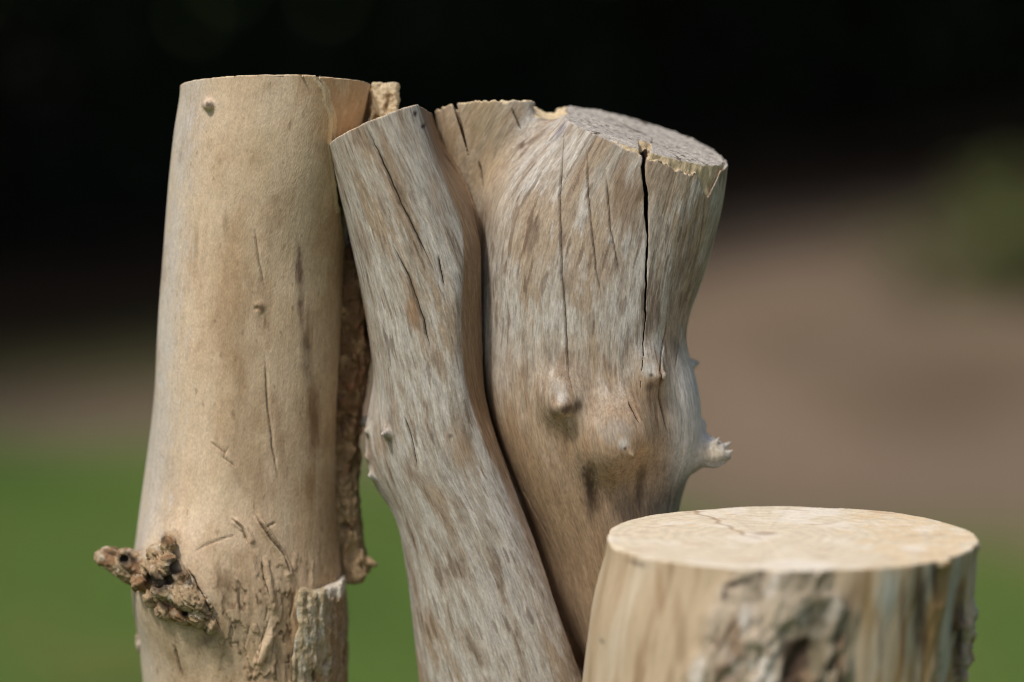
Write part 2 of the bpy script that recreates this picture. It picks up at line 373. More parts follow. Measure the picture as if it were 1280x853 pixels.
def fB(x, y, z):
    g = fB1(x, y, z)
    # C is cut on a slant, D is broken off just above
    pc = pl(cutC, x, y, z) + rag(x, y, z, 160, .0009, 3)
    pd = pl(cutD, x, y, z) + rag(x, y, z, 130, .0042, 9) + .004 * ss(.012, .024, x)
    cut = np.where(x < XS0, pd, np.where(x < XS1, np.maximum(pd - .002, pc), pc))
    g = smax(g, -ell(x, y, z, lipD, (.013, .024, .007), -.1), .004)
    f = np.maximum(g, cut)
    # chipped outer layer along the front of the slanted rim
    ang = np.arctan2(y - yC, x - .098)
    hch = .0042 + .0075 * np.clip(noise(x * 120, y * 60, 0 * z, 21) + .2, 0, 1) + .0025 * noise(x * 330, y * 200, 0 * z, 4)
    hch = hch * ss(on(750, 170, YM)[0], on(812, 170, YM)[0], x) * (1 - .8 * ss(on(893, 170, YM)[0], on(905, 170, YM)[0], x))
    hch = np.maximum(hch, .0225 - np.abs(x - on(884, 205, YM - .04)[0]) * 2.0)
    chip = np.maximum(-(pc + hch), -(g + .0024 + .0012 * noise(x * 200, y * 200, z * 120, 8)))
    chip = np.maximum(chip, y - yC - .03); chip = np.maximum(chip, on(742, 170, YM)[0] - x)
    return np.maximum(f, -chip)
spurA = [((486, 541), .003, .0065, .005, .0014), ]
def fA0(x, y, z):
    f = limb(x, y, z, cxA, rxA, yA, lambda z: .86 * rxA(z) * 0 + .056, 2.2)
    al = R(3) + R(21) * ss(ZA0, ZA1, z)
    s = (x - ridge(z)) * np.cos(al) - (y - yfrontA(z)) * np.sin(al)
    return smax(f, s, .003 + .006 * ss(ZA2, ZA3, z))
hA = hit(fA0, [(486, 541), (541, 543), (556, 602)], YM)
sideA = [(on(476, 536, yA), on(458, 539, yA - .012), .008, .0014), (on(482, 525, yA + .03), on(454, 528, yA + .03), .010, .003), (on(480, 568, yA), on(459, 571, yA - .008), .007, .0012), (on(486, 590, yA - .005), on(463, 595, yA - .012), .009, .0014)]
def fA1(x, y, z):
    f = fA0(x, y, z)
    f = smin(f, ell(x, y, z, on(484, 560, yA + .004), (.013, .02, .028)), .02)
    for a, b, ra, rb in sideA: f = smin(f, cone(x, y, z, a, b, ra, rb), .006)
    f = smin(f, cone(x, y, z, hA[0] + np.array([.002, .006, 0]), hA[0] + np.array([-.004, -.007, 0]), .006, .0014), .005)
    f = f - .0012 * noise(x * 30, y * 30, z * 9, 77)
    return f
def fA(x, y, z):
    f = fA1(x, y, z)
    f = np.maximum(f, np.minimum(gapB(z) - fB1(x, y, z), YM - .002 + .004 * np.sin(z * 70) - y))
    return np.maximum(f, pl(cutA, x, y, z) + rag(x, y, z, 190, .0008, 5))

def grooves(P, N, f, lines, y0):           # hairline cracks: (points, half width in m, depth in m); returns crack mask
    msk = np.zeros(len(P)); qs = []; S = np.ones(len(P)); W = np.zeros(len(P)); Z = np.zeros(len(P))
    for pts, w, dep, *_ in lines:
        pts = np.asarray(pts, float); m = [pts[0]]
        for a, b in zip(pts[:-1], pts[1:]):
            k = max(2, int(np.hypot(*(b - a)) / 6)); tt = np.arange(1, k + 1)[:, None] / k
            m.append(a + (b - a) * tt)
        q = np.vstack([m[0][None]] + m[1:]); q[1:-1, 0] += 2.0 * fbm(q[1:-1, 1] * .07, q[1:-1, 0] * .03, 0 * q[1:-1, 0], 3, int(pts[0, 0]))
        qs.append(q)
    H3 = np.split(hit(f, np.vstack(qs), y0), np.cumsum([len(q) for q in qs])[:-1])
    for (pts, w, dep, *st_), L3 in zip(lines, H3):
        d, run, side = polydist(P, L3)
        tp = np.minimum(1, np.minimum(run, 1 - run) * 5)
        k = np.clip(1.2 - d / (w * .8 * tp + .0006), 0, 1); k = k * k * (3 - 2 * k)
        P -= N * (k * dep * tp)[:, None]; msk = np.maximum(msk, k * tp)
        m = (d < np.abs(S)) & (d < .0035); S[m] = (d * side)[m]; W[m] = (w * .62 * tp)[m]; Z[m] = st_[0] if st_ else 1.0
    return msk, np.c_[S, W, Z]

def finish(root, P, F, f, col, grain, lab, names, mat, origin, crack=None):
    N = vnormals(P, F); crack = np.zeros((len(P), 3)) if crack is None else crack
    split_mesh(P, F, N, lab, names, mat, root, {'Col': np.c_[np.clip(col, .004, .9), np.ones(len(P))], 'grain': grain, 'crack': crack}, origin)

GREY, WHITE, TAN, BROWN, DARK = srgb(162, 153, 141), srgb(192, 187, 178), srgb(162, 142, 118), srgb(122, 98, 76), srgb(56, 40, 28)
CREAM, ENDG, OLIVE = srgb(206, 184, 146), srgb(172, 163, 150), srgb(138, 122, 94)
def weather(P, N, u, v, r, seed, grey_bias, brown_bias):
    """colour of weathered barkless wood: tan ground, grey-white skin in long flecks, brown streaks; u around, v along the grain"""
    n = len(P)
    wu = u + .003 * fbm(u * 60, v * 20, r * 40, 2, seed + 20)
    fl2 = fbm(wu * 420, v * 60, r * 60, 3, seed + 3, .65)
    big = fbm(u * 24, v * 7, r * 22, 4, seed + 1); fl = fbm(wu * 85, v * 24, r * 60, 4, seed + 2, .6); md = fbm(wu * 40, v * 14, r * 40, 3, seed + 4)
    C = np.tile(srgb(166, 155, 140), (n, 1)) * (1 + .10 * fbm(u * 40, v * 10, r * 30, 3, seed)[:, None])
    C = mix(C, TAN * .92, .85 * ss(.0, .25, big + brown_bias + .5 * md - .5 * grey_bias))          # where the grey skin has worn off
    C = mix(C, srgb(130, 111, 92), .52 * ss(.08, .22, fl + .28 * fl2 + .6 * brown_bias - .5 * grey_bias))  # slanted brown patches
    C = mix(C, srgb(106, 88, 72), .45 * ss(.24, .34, fl + .25 * fl2 + .4 * brown_bias - .2 * grey_bias))
    C = mix(C, WHITE, .47 * ss(.06, .22, -fl + .4 * fl2 + grey_bias - .3 * big))                     # pale silvery skin
    spk = noise(u * 900, v * 520, r * 300, seed + 8); spk2 = noise(u * 1500, v * 900, r * 300, seed + 9)
    fib_ = noise(wu * 620, v * 22, r * 60, seed + 11)
    C = C * (1 + .12 * fl2 + .13 * spk + .14 * spk2 + .07 * fib_)[:, None]
    C = mix(C, DARK * 2.2, .5 * ss(.40, .52, noise(wu * 300, v * 45, r * 60, seed + 13) + .25 * fl2))
    return C
def stain_and_shade(C, P, f, y0, spots):             # soft-edged spots: wood stains, pale patches, small holes, painted under-shadows: (px, py, half width, half height, tilt, colour, strength)
    Q = hit(f, [t[:2] for t in spots], y0)
    for i, (px, py, w, h, t, c, s) in enumerate(spots):
        q = Q[i]; w *= .00055; h *= .00055; R2 = (max(w, h) * 1.6) ** 2
        k = np.where(((P[:, 0] - q[0]) ** 2 + (P[:, 2] - q[2]) ** 2 < R2) & (np.abs(P[:, 1] - q[1]) < .05))[0]; p = P[k]
        dx, dz = p[:, 0] - q[0], p[:, 2] - q[2]; ct, st_ = math.cos(t), math.sin(t)
        a = (dx * ct + dz * st_) / w; b = (-dx * st_ + dz * ct) / h
        e = np.sqrt(a * a + b * b) + .45 * fbm(p[:, 0] * 160, p[:, 1] * 160, p[:, 2] * 50, 3, 40 + i)
        C[k] = mix(C[k], c, s * (1 - ss(.15, 1.15, e + .35 * fbm(p[:, 0] * 500, p[:, 1] * 500, p[:, 2] * 70, 2, 70 + i))))
    return C

post = thing('weathered_post', 'grey weathered post of two barkless limbs with a long crack running between them', 'post', (.05, YM, 0))
OM = (.05, YM, 0)
# --- right body
P, F = surface(fB, (-.07, YM - .13, -.02), (.165, YM + .10, 1.11), .0008, ZF)
P = project(fB, P, F); N = vnormals(P, F)
x, y, z = P.T
pc, pd = pl(cutC, x, y, z), pl(cutD, x, y, z); xs = on(709, 139, YM)[0]
top = np.where(x < xs, (pd > -.012) & (N[:, 2] > .55) & (z > on(640, 160, YM)[2]), (pc > -.0022) & (N @ cutC[0] > .75))
chipm = (~top) & (x > on(742, 170, YM)[0]) & (pc > -.026) & (fB1(x, y, z) < -.0008) & (y < yC + .02)
ang = np.arctan2(x - cxC(z), -(y - yC)); u = ang * .075; v = z + .03 * np.sin(ang * 2)
r = np.hypot(x - cxC(z), y - yC)
w = ss(.0, .02, x - on(640, 200, YM)[0])
fib = fbm(u * 420, v * 22, r * 30, 3, 14, .6)
P = P + N * (.00035 * fib + .0007 * fbm(u * 110, v * 8, r * 20, 3, 15))[:, None] * (~top)[:, None]
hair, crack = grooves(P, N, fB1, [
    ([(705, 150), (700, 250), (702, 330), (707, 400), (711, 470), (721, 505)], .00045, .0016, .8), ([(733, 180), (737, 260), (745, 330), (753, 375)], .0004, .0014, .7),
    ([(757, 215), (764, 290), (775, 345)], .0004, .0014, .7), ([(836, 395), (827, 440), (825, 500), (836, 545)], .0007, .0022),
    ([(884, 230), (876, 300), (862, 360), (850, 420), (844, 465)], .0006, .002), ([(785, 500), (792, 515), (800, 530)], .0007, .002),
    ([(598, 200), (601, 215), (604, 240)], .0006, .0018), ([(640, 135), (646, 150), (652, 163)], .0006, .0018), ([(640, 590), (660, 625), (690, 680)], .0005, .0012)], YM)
zz = on(640, 430, YM)[2]
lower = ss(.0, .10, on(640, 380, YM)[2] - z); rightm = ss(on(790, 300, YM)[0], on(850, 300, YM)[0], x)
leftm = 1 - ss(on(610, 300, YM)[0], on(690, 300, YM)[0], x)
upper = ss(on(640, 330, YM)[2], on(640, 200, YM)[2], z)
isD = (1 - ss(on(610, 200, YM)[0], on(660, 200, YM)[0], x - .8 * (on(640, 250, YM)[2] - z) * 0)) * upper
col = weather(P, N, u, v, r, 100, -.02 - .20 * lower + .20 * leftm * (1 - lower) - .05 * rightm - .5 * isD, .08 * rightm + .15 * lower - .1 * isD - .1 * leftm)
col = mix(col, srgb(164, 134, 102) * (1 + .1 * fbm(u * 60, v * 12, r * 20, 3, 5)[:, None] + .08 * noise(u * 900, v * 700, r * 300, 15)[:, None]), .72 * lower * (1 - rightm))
col = mix(col, WHITE * .95, .8 * ss(on(820, 480, YM)[0], on(852, 480, YM)[0], x) * ss(on(640, 620, YM)[2], on(640, 560, YM)[2], z) * (1 - ss(on(640, 470, YM)[2], on(640, 400, YM)[2], z)))
col = mix(col, OLIVE, .35 * ss(on(850, 250, YM)[0], on(895, 250, YM)[0], x) * ss(on(640, 460, YM)[2], on(640, 380, YM)[2], z))
col = mix(col, srgb(170, 146, 112), .6 * isD)
col = stain_and_shade(col, P, fB1, YM, [(738, 612, 13, 52, .12, DARK * .8, .9), (722, 508, 12, 12, 0, DARK, .8), (706, 512, 14, 7, 0, DARK * 1.4, .7), (800, 610, 9, 45, -.05, DARK, .6), (812, 484, 8, 8, .2, DARK, .6), (783, 250, 22, 60, .1, BROWN, .7),  # dark spots below swelling and knobs: brown stains with painted under-shadow
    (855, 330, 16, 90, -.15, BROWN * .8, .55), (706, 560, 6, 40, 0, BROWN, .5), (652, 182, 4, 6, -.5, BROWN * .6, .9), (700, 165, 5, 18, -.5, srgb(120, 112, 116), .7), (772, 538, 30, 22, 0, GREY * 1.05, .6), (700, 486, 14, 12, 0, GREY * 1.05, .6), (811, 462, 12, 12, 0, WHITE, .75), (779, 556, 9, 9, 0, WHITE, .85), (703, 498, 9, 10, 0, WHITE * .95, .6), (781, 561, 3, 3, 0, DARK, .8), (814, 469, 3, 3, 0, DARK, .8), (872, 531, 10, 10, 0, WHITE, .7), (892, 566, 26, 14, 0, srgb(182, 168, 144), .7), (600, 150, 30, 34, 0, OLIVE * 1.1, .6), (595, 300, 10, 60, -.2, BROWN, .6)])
col = mix(col, DARK * 1.6, .45 * hair)
gx, gy, gz = x, y, z
e1 = fbm(x * 260, y * 260, z * 260, 4, 33, .65); rings = np.sin(np.hypot(x - on(820, 175, YM)[0], (y - YM) * 1.1) * 1000 + 4 * e1)
saw = noise((x * .5 + y) * 700, x * 20, z * 0, 41)
cend = ENDG[None] * (1 + .22 * e1 + .13 * rings + .22 * saw + .1 * noise(x * 800, y * 800, z * 200, 77))[:, None]
cend = mix(cend, DARK * 1.5, .8 * ss(.38, .52, noise(x * 120, y * 620, z * 100, 50) + .35 * e1)); P = P + cutC[0] * (.0006 * saw + .0008 * e1)[:, None] * (top & (x >= xs))[:, None]
ra = np.arctan2(y - YM - .004, x - on(815, 172, YM)[0]); rc = ss(.50, .62, noise(ra * 5.5, np.hypot(x - .098, y - YM) * 22, 0 * z, 51) + .15 * e1); cend = mix(cend, DARK * 1.3, .75 * rc)
cendD = CREAM[None] * (1 + .25 * e1)[:, None]
col = np.where(top[:, None], np.where((x < xs)[:, None], cendD, cend), col)
col = mix(col, CREAM * .9, .85 * chipm * (1 + .5 * e1))
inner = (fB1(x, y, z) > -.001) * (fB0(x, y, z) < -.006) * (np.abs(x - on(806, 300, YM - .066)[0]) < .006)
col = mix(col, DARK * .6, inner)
lab = np.full(len(P), 9); names = {9: ('trunk', None, 'tan and grey barkless limb with a deep vertical crack')}
lab[top & (x >= xs)] = 1; names[1] = ('end_grain', 9, 'grey slanted saw cut crossed by a crack')
lab[top & (x < xs)] = 2; names[2] = ('broken_rim', 9, 'pale ragged broken rim')
sb = np.minimum(cone(x, y, z, stubM[1] + (stubM[2] - stubM[1]) * .0, stubM[2], .012, .012), cone(x, y, z, stubM[2], stubM[3], .012, .012)) < 0
lab[sb] = 3; names[3] = ('branch_stub', 9, 'short splintered branch stub')
for i, (a, b, ra, rb) in enumerate(tipsM[:3]):
    k = np.linalg.norm(P - b, axis=1) < .0095; lab[k] = 4 + i; names[4 + i] = ('knot', 9, None)
k = np.linalg.norm(P - sideM[1][1], axis=1) < .010; lab[k] = 7; names[7] = ('spur', 9, None)
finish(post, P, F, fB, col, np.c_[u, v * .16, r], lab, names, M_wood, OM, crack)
print('right body', len(P), time.time() - T0)
# --- left limb
P, F = surface(fA, (-.14, YM - .10, -.02), (.11, YM + .07, 1.11), .0008, ZF)
P = project(fA, P, F); N = vnormals(P, F); x, y, z = P.T
top = (pl(cutA, x, y, z) > -.002) & (N @ cutA[0] > .7)
ang = np.arctan2(x - cxA(z), -(y - yA)); u = ang * .062 + .12 * z; v = z - .25 * u; r = np.hypot(x - cxA(z), y - yA)
P = P + N * (.00030 * fbm(u * 420, v * 22, r * 30, 3, 24, .6) + .0006 * fbm(u * 110, v * 9, r * 20, 3, 25))[:, None] * (~top)[:, None]
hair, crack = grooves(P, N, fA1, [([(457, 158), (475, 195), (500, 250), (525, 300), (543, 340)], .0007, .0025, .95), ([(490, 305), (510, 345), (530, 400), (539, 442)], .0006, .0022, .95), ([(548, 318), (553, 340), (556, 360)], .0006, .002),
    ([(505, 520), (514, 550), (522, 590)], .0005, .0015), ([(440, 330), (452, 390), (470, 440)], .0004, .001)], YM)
face = ss(-.0005, .0015, x - ridge(z) + .0015 * fbm(x * 100, y * 100, z * 30, 2, 12)) * (1 - .5 * ss(on(640, 520, YM)[2], on(640, 640, YM)[2], z))
fresh = ss(on(640, 300, YM)[2], on(640, 160, YM)[2], z)
lowA = ss(.0, .1, on(640, 480, YM)[2] - z)
col = weather(P, N, u, v, r, 300, .10 + .06 * fbm(u * 10, v * 6, r * 5, 2, 7) - .15 * face, .0)
col = mix(col, srgb(160, 140, 118), .25 * fresh)
col = mix(col, srgb(138, 108, 76) * (1 + .15 * fbm(u * 150, v * 20, r * 60, 3, 71))[:, None], .85 * face)
col = stain_and_shade(col, P, fA1, YM, [(455, 305, 10, 45, .3, BROWN, .5), (475, 250, 8, 30, .3, BROWN, .4), (545, 250, 10, 50, .2, srgb(150, 130, 108), .6), (516, 390, 12, 35, .2, srgb(150, 118, 86), .7), (512, 590, 8, 25, .3, BROWN, .6), (575, 560, 18, 40, .4, srgb(160, 132, 100), .6), (563, 545, 4, 4, 0, DARK, .7),
    (519, 142, 4, 5, 0, DARK * .6, .95), (529, 158, 4, 4, 0, DARK * .6, .95), (475, 500, 22, 60, 0, WHITE, .5), (500, 570, 14, 30, 0, WHITE, .4)])
col = mix(col, DARK * 1.6, .45 * hair)
col = np.where(top[:, None], CREAM[None] * (1 + .2 * fbm(x * 260, y * 260, z * 260, 3, 3))[:, None], col)
lab = np.full(len(P), 9); lab[top] = 1
nA = {9: ('trunk', None, 'leaning grey limb with two thin slanting cracks'), 1: ('end_grain', 9, None)}
for i, (a, b, ra, rb) in enumerate(sideA):
    if i == 1: continue
    k = np.linalg.norm(P - b, axis=1) < .006; lab[k] = 2 + i; nA[2 + i] = ('spur', 9, None)
finish(post, P, F, fA, col, np.c_[u, v * .16, r], lab, nA, M_wood, OM, crack)
print('left limb', len(P), time.time() - T0)

# ================================================================== LEFT POST
YL = 2.715
rowsL = [(60, 227, 486), (94, 224, 480), (110, 224, 478), (160, 217, 466), (210, 213, 454), (260, 210, 442), (320, 205.5, 432), (380, 200, 429), (450, 194, 426), (530, 188, 423), (600, 181, 422), (670, 173, 424), (715, 168, 427), (760, 169, 430), (800, 175, 431), (853, 180, 432), (900, 182, 433)]
cxL, rxL = edge_profile(rowsL, YL, [(.35, -.187, .074), (0, -.187, .08), (-.1, -.187, .08)])
cutL = plane3(on(224, 109, YL), on(478, 107, YL), on(345, 94, YL - .068))
xe = x_profile([(80, 393), (98, 397), (106, 404), (115, 409), (125, 408), (139, 414), (180, 414), (230, 419), (300, 427), (340, 434), (420, 445), (500, 460), (900, 500)], YL - .055, .002)
H0 = lambda x, y, z: limb(x, y, z, cxL, rxL, YL, lambda z: rxL(z) * .98 * (1 - .06 * 0), 2.05)
q1 = hit(H0, [(215, 728), (238, 752), (262, 782), (213, 682), (206, 712), (231, 690), (325, 384), (261, 131)], YL)
def fLsw(x, y, z): return smin(H0(x, y, z), ell(x, y, z, q1[0] + np.array([.018, .011, -.004]), (.036, .024, .036)), .03)
BL = [  # lumps of the burl: pixel, how far the centre stands out, radii in px, tilt
    (190, 712, 0, (13, 14, 14), 0), (205, 716, .004, (18, 18, 15), .5), (230, 742, .003, (19, 16, 17), .8), (250, 765, .003, (13, 12, 16), .7), (262, 781, .003, (7, 8, 9), .6),
    (216, 704, .009, (9, 11, 9), 0), (181, 729, .006, (9, 12, 9), 0), (209, 737, .008, (13, 12, 10), .4), (237, 746, .009, (12, 11, 12), .5), (200, 692, .005, (10, 10, 8), 0),
    (214, 681, .005, (8, 14, 9), .3), (206, 764, .002, (10, 9, 7), .6), (192, 747, .003, (9, 9, 9), .8), (226, 768, .003, (12, 9, 8), .8), (247, 752, .008, (8, 8, 7), .6), (228, 722, .006, (9, 9, 10), .6)]
_bh = hit(fLsw, [b[:2] for b in BL], YL); _bg = grad(fLsw, _bh); _bg /= np.linalg.norm(_bg, axis=1, keepdims=True)
BLP = [(_bh[i] + _bg[i] * b[2] * .8, tuple(t * .00049 for t in b[3]), b[4]) for i, b in enumerate(BL)] + [(on(157, 702, YL - .050), (.0056, .007, .0062), 0)]
_cv = [(224, 710, .006, .0050), (196, 722, .005, .0042), (205, 728, .006, .0040), (216, 724, .006, .0036), (212, 677, .012, .0020), (234, 764, .005, .0022)]
_ch = hit(fLsw, [c[:2] for c in _cv], YL); _cg = grad(fLsw, _ch)
BCV = [(_ch[i] + _cg[i] * c[2], c[3]) for i, c in enumerate(_cv)] + [(on(155, 700, YL - .057), .0032)]
def burl(x, y, z):
    b = cone(x, y, z, on(190, 722, YL - .046), on(160, 707, YL - .044), .0105, .0090)
    b = smin(b, cone(x, y, z, on(160, 707, YL - .044), on(134, 698, YL - .042), .0088, .0058), .004)
    b = smin(b, cone(x, y, z, on(140, 694, YL - .043), on(126, 696, YL - .043), .005, .003), .003)
    for c, rr, tl in BLP: b = smin(b, ell(x, y, z, c, rr, -tl), .0034)
    wx = x + .004 * noise(x * 90, y * 90, z * 90, 7); wz_ = z + .004 * noise(x * 90, y * 90, z * 90, 8)
    sa, ta = .72 * wx - .69 * wz_, .69 * wx + .72 * wz_
    b = b - .0030 * ridged(ta * 230, y * 110, sa * 70, 3, 5) - .0007 * noise(x * 420, y * 420, z * 420, 6)
    for c, rr in BCV: b = smax(b, -ell(x, y, z, c, (rr, rr * 2.6, rr * .9)), .0015)
    return b
def fL0(x, y, z):
    f = H0(x, y, z)
    f = f - .0022 * noise(x * 14, y * 14, z * 7, 31) - .0010 * noise(x * 40, y * 40, z * 12, 32)
    return f
chipL = on(175.5, 801, YL - .012)
def fL1(x, y, z):
    f = fL0(x, y, z)
    e = xe(z) + .0012 * noise(z * 160, y * 0, x * 0, 3)
    up = np.maximum(e - x, -(f + .0075)); up = np.maximum(up, y - YL - .02)
    f = np.maximum(f, -up)
    f = smin(f, ell(x, y, z, q1[0] + np.array([.018, .011, -.004]), (.036, .024, .036)), .03)
    f = smin(f, burl(x, y, z), .0025)
    f = np.minimum(f, ell(x, y, z, chipL, (.0035, .007, .0085)) - .0012 * noise(x * 200, y * 200, z * 200, 23))
    f = smin(f, cone(x, y, z, q1[7] + np.array([0, .004, 0]), q1[7] + np.array([0, -.0022, 0]), .0048, .0036), .002)
    return f
def fL(x, y, z):
    f = fL1(x, y, z); p = pl(cutL, x, y, z) + rag(x, y, z, 150, .0007, 15)
    f = np.maximum(f, p)
    return f
tan_post = thing('tan_post', 'tall tan post with a knotty burl low on its side and hanging strips of bark', 'post', (-.187, YL, 0))
OL = (-.187, YL, 0)
P, F = surface(fL, (-.30, YL - .13, -.02), (-.075, YL + .10, 1.11), .0010, ZF)
P = project(fL, P, F); N = vnormals(P, F); x, y, z = P.T
top = (pl(cutL, x, y, z) > -.002) & (N @ cutL[0] > .7)
ang = np.arctan2(x - cxL(z), -(y - YL)); u = ang * .07; v = z; r = np.hypot(x - cxL(z), y - YL)
isb = (burl(x, y, z) < .0012) & (fL0(x, y, z) > .0008); burlm = ss(.006, -.001, burl(x, y, z)) * (fL0(x, y, z) > -.003)
low = ss(on(640, 640, YL)[2], on(640, 730, YL)[2], z)
P = P + N * (.00016 * fbm(u * 400, v * 30, r * 30, 3, 44, .6) + low * .0007 * ridged(u * 120, v * 30, r * 20, 3, 45) * ss(-.2, .3, ang + .1) + low * .0006 * fbm(u * 260, v * 60, r * 30, 3, 46))[:, None] * (~top)[:, None]
lines = [([(317, 285), (324, 325), (331, 362)], .0005, .0012), ([(331, 440), (334, 500), (341, 560), (348, 605)], .0006, .0014), ([(262, 552), (283, 568)], .0005, .001), ([(287, 556), (279, 572), (296, 584)], .0005, .001),
    ([(232, 705), (246, 730), (262, 760), (278, 790)], .0008, .0025), ([(327, 695), (332, 730), (337, 750)], .0006, .002), ([(338, 768), (328, 800), (320, 826)], .0005, .0018), ([(289, 648), (303, 660), (312, 682)], .0010, .0025), ([(318, 642), (335, 668), (355, 695), (362, 722)], .0012, .003),
    ([(331, 660), (346, 653)], .0005, .0012), ([(217, 806), (224, 830), (229, 853)], .0008, .0025), ([(280, 760), (292, 790), (286, 812)], .0004, .0012), ([(368, 740), (364, 775)], .0006, .002)]
lines += [([(298 + 11 * i + 5 * (i % 2), 735 + 19 * (i * 7 % 5)), (300 + 10.5 * i, 752 + 19 * (i * 7 % 5)), (299 + 10 * i - 4 * (i % 3), 772 + 21 * (i * 7 % 5))], .0003, .0010) for i in range(6)]
lines += [([(262 + 23 * (i * 5 % 7), 770 + 12 * i), (262 + 23 * (i * 5 % 7) + 12, 768 + 12 * i)], .0002, .0008) for i in range(7)]
lines += [([(242 + i * 8, 690 - 4 * i), (252 + i * 8, 684 - 3 * i), (263 + i * 8, 676 - 2 * i)], .00035, .0007) for i in range(5)]
lines = [(p_, w_ * .8, d_ * .8, .9 if i_ in (4, 5, 6) else .35) for i_, (p_, w_, d_) in enumerate(lines)]
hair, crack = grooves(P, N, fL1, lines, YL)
fz_ = 3.0 * fbm(u * 55 + 9, v * 26, r * 20, 4, 101, .6) + 20; flo = np.floor(fz_); fla = flo + ss(.80, .98, fz_ - flo)
flm = low * ss(-.35, .1, ang); P = P + N * (.0011 * (fla - 20) * flm)[:, None]
flE = ss(.70, .86, fz_ - flo) * (1 - ss(.93, 1.0, fz_ - flo)) * flm
for pts, wd, ht in [([(322, 648), (338, 672), (352, 694), (360, 712), (361, 722)], .0030, .0028), ([(292, 650), (306, 662), (316, 680)], .0028, .0022), ([(331, 700), (337, 735), (343, 765)], .0028, .0022), ([(342, 790), (330, 812), (322, 832)], .0038, .0030), ([(232, 706), (250, 735), (266, 765)], .0020, .0014)]:   # curled ribbons of inner bark
    pts = np.array(pts, float); q = np.vstack([np.linspace(a, b, 6, endpoint=False) for a, b in zip(pts[:-1], pts[1:])] + [pts[-1:]])
    d, run, _s = polydist(P, hit(fL1, q, YL)); k = np.clip(1 - (d / wd) ** 2, 0, 1) ** .6 * np.minimum(1, np.minimum(run, 1 - run) * 8 + .3)
    P = P + N * (k * ht)[:, None]
q = q1[6]; d6 = np.hypot(x - q[0], (z - q[2]) * .8)
P = P + N * (.0018 * np.exp(-(d6 / .003) ** 2) - .002 * np.exp(-(np.hypot(x - q[0] + .002, z - q[2] + .001) / .0016) ** 2))[:, None]
TL, TL2, GL = srgb(200, 175, 145), srgb(182, 153, 119), srgb(196, 186, 172)
b1 = fbm(u * 16, v * 5, r * 10, 4, 60); b2 = fbm(u * 60, v * 12, r * 20, 4, 61); b3 = fbm(u * 200, v * 60, r * 40, 4, 62, .6); b4 = fbm(u * 22, v * 14, r * 20, 4, 111)
col = np.tile(TL, (len(P), 1)); col = mix(col, TL2, ss(-.1, .35, b1)); col = mix(col, srgb(196, 170, 136), .6 * ss(.0, .3, b2 - b1 * .4))
col = mix(col, srgb(160, 132, 102), .5 * ss(.05, .3, b4)); col = mix(col, srgb(212, 190, 162), .5 * ss(.05, .3, -b4)); col = mix(col, GL, .85 * ss(-.55, -1.15, ang + .3 * b1)); col = mix(col, srgb(190, 182, 174), .5 * ss(.12, .3, b3 + .3 * b2) * ss(-.3, -.9, ang))  # pale left edge paints the skylight highlight into the colour
col = mix(col, srgb(158, 122, 82), .35 * ss(.35, .8, ang + .25 * b2) * (1 - ss(1.1, 1.4, ang)))
col = col * (1 + .07 * b3 + .09 * noise(u * 900, v * 600, r * 300, 63) + .05 * noise(u * 1500, v * 900, r * 300, 64))[:, None]
col = mix(col, srgb(190, 166, 136), .35 * low); col = mix(col, srgb(150, 124, 94), .5 * low * ss(.0, .3, b2 + .2 * b3))
col = mix(col, srgb(180, 146, 108), .55 * (x > xe(z)) * ss(on(640, 330, YL)[2], on(640, 260, YL)[2], z))
col = stain_and_shade(col, P, fL1, YL, [(375, 350, 7, 60, .03, srgb(100, 76, 60), .9), (384, 440, 9, 70, .05, srgb(104, 78, 56), .8), (393, 525, 9, 60, 0, srgb(112, 82, 52), .75), (352, 560, 9, 60, .05, srgb(152, 122, 94), .6), (388, 610, 8, 40, 0, srgb(140, 104, 66), .6), (282, 280, 5, 30, 0, srgb(150, 124, 96), .5), (325, 384, 9, 9, 0, srgb(96, 74, 48), .8), (331, 402, 3, 12, 0, srgb(110, 84, 54), .8), (261, 131, 5, 5, 0, srgb(92, 80, 72), .95), (278, 728, 16, 26, .2, srgb(120, 94, 66), .7), (300, 470, 12, 40, .1, srgb(158, 128, 96), .6), (270, 440, 10, 40, 0, srgb(205, 180, 148), .6), (330, 180, 30, 26, 0, srgb(200, 176, 144), .5), (245, 300, 5, 30, 0, srgb(150, 128, 100), .5), (260, 800, 18, 12, .5, srgb(110, 92, 76), .7), (312, 780, 20, 60, 0, srgb(158, 130, 100), .4)])
col = mix(col, srgb(104, 80, 54), .75 * flE * ss(-.2, .3, fbm(u * 60, v * 40, r * 20, 2, 102) + .15)); col = col * (1 + .12 * flm * (np.mod(flo, 3) - 1))[:, None]
fi1 = noise(u * 620, v * 9, r * 40, 103); fi2 = fbm(u * 40, v * 28, r * 20, 4, 104, .6)
col = mix(col, srgb(158, 128, 94), .3 * ss(.08, .32, fi2)); col = mix(col, srgb(206, 184, 152), .35 * ss(.08, .32, -fi2)); col = col * (1 + .04 * fi1)[:, None]
col = mix(col, srgb(110, 86, 60), .4 * ss(.62, .72, noise(u * 260, v * 120, r * 60, 105)))
cb = srgb(160, 136, 104)[None] * (1 + .22 * fbm(x * 160, y * 160, z * 160, 3, 66))[:, None]
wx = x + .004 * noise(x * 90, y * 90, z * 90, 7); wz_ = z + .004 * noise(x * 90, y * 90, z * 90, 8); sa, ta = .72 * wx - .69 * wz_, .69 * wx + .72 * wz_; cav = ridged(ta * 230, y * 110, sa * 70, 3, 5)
cb = mix(cb, srgb(116, 80, 48), .8 * ss(.0, .25, fbm(x * 70, y * 70, z * 70, 3, 67))); cb = mix(cb, srgb(200, 190, 170), .5 * ss(.1, .35, fbm(x * 110, y * 110, z * 110, 3, 68)))
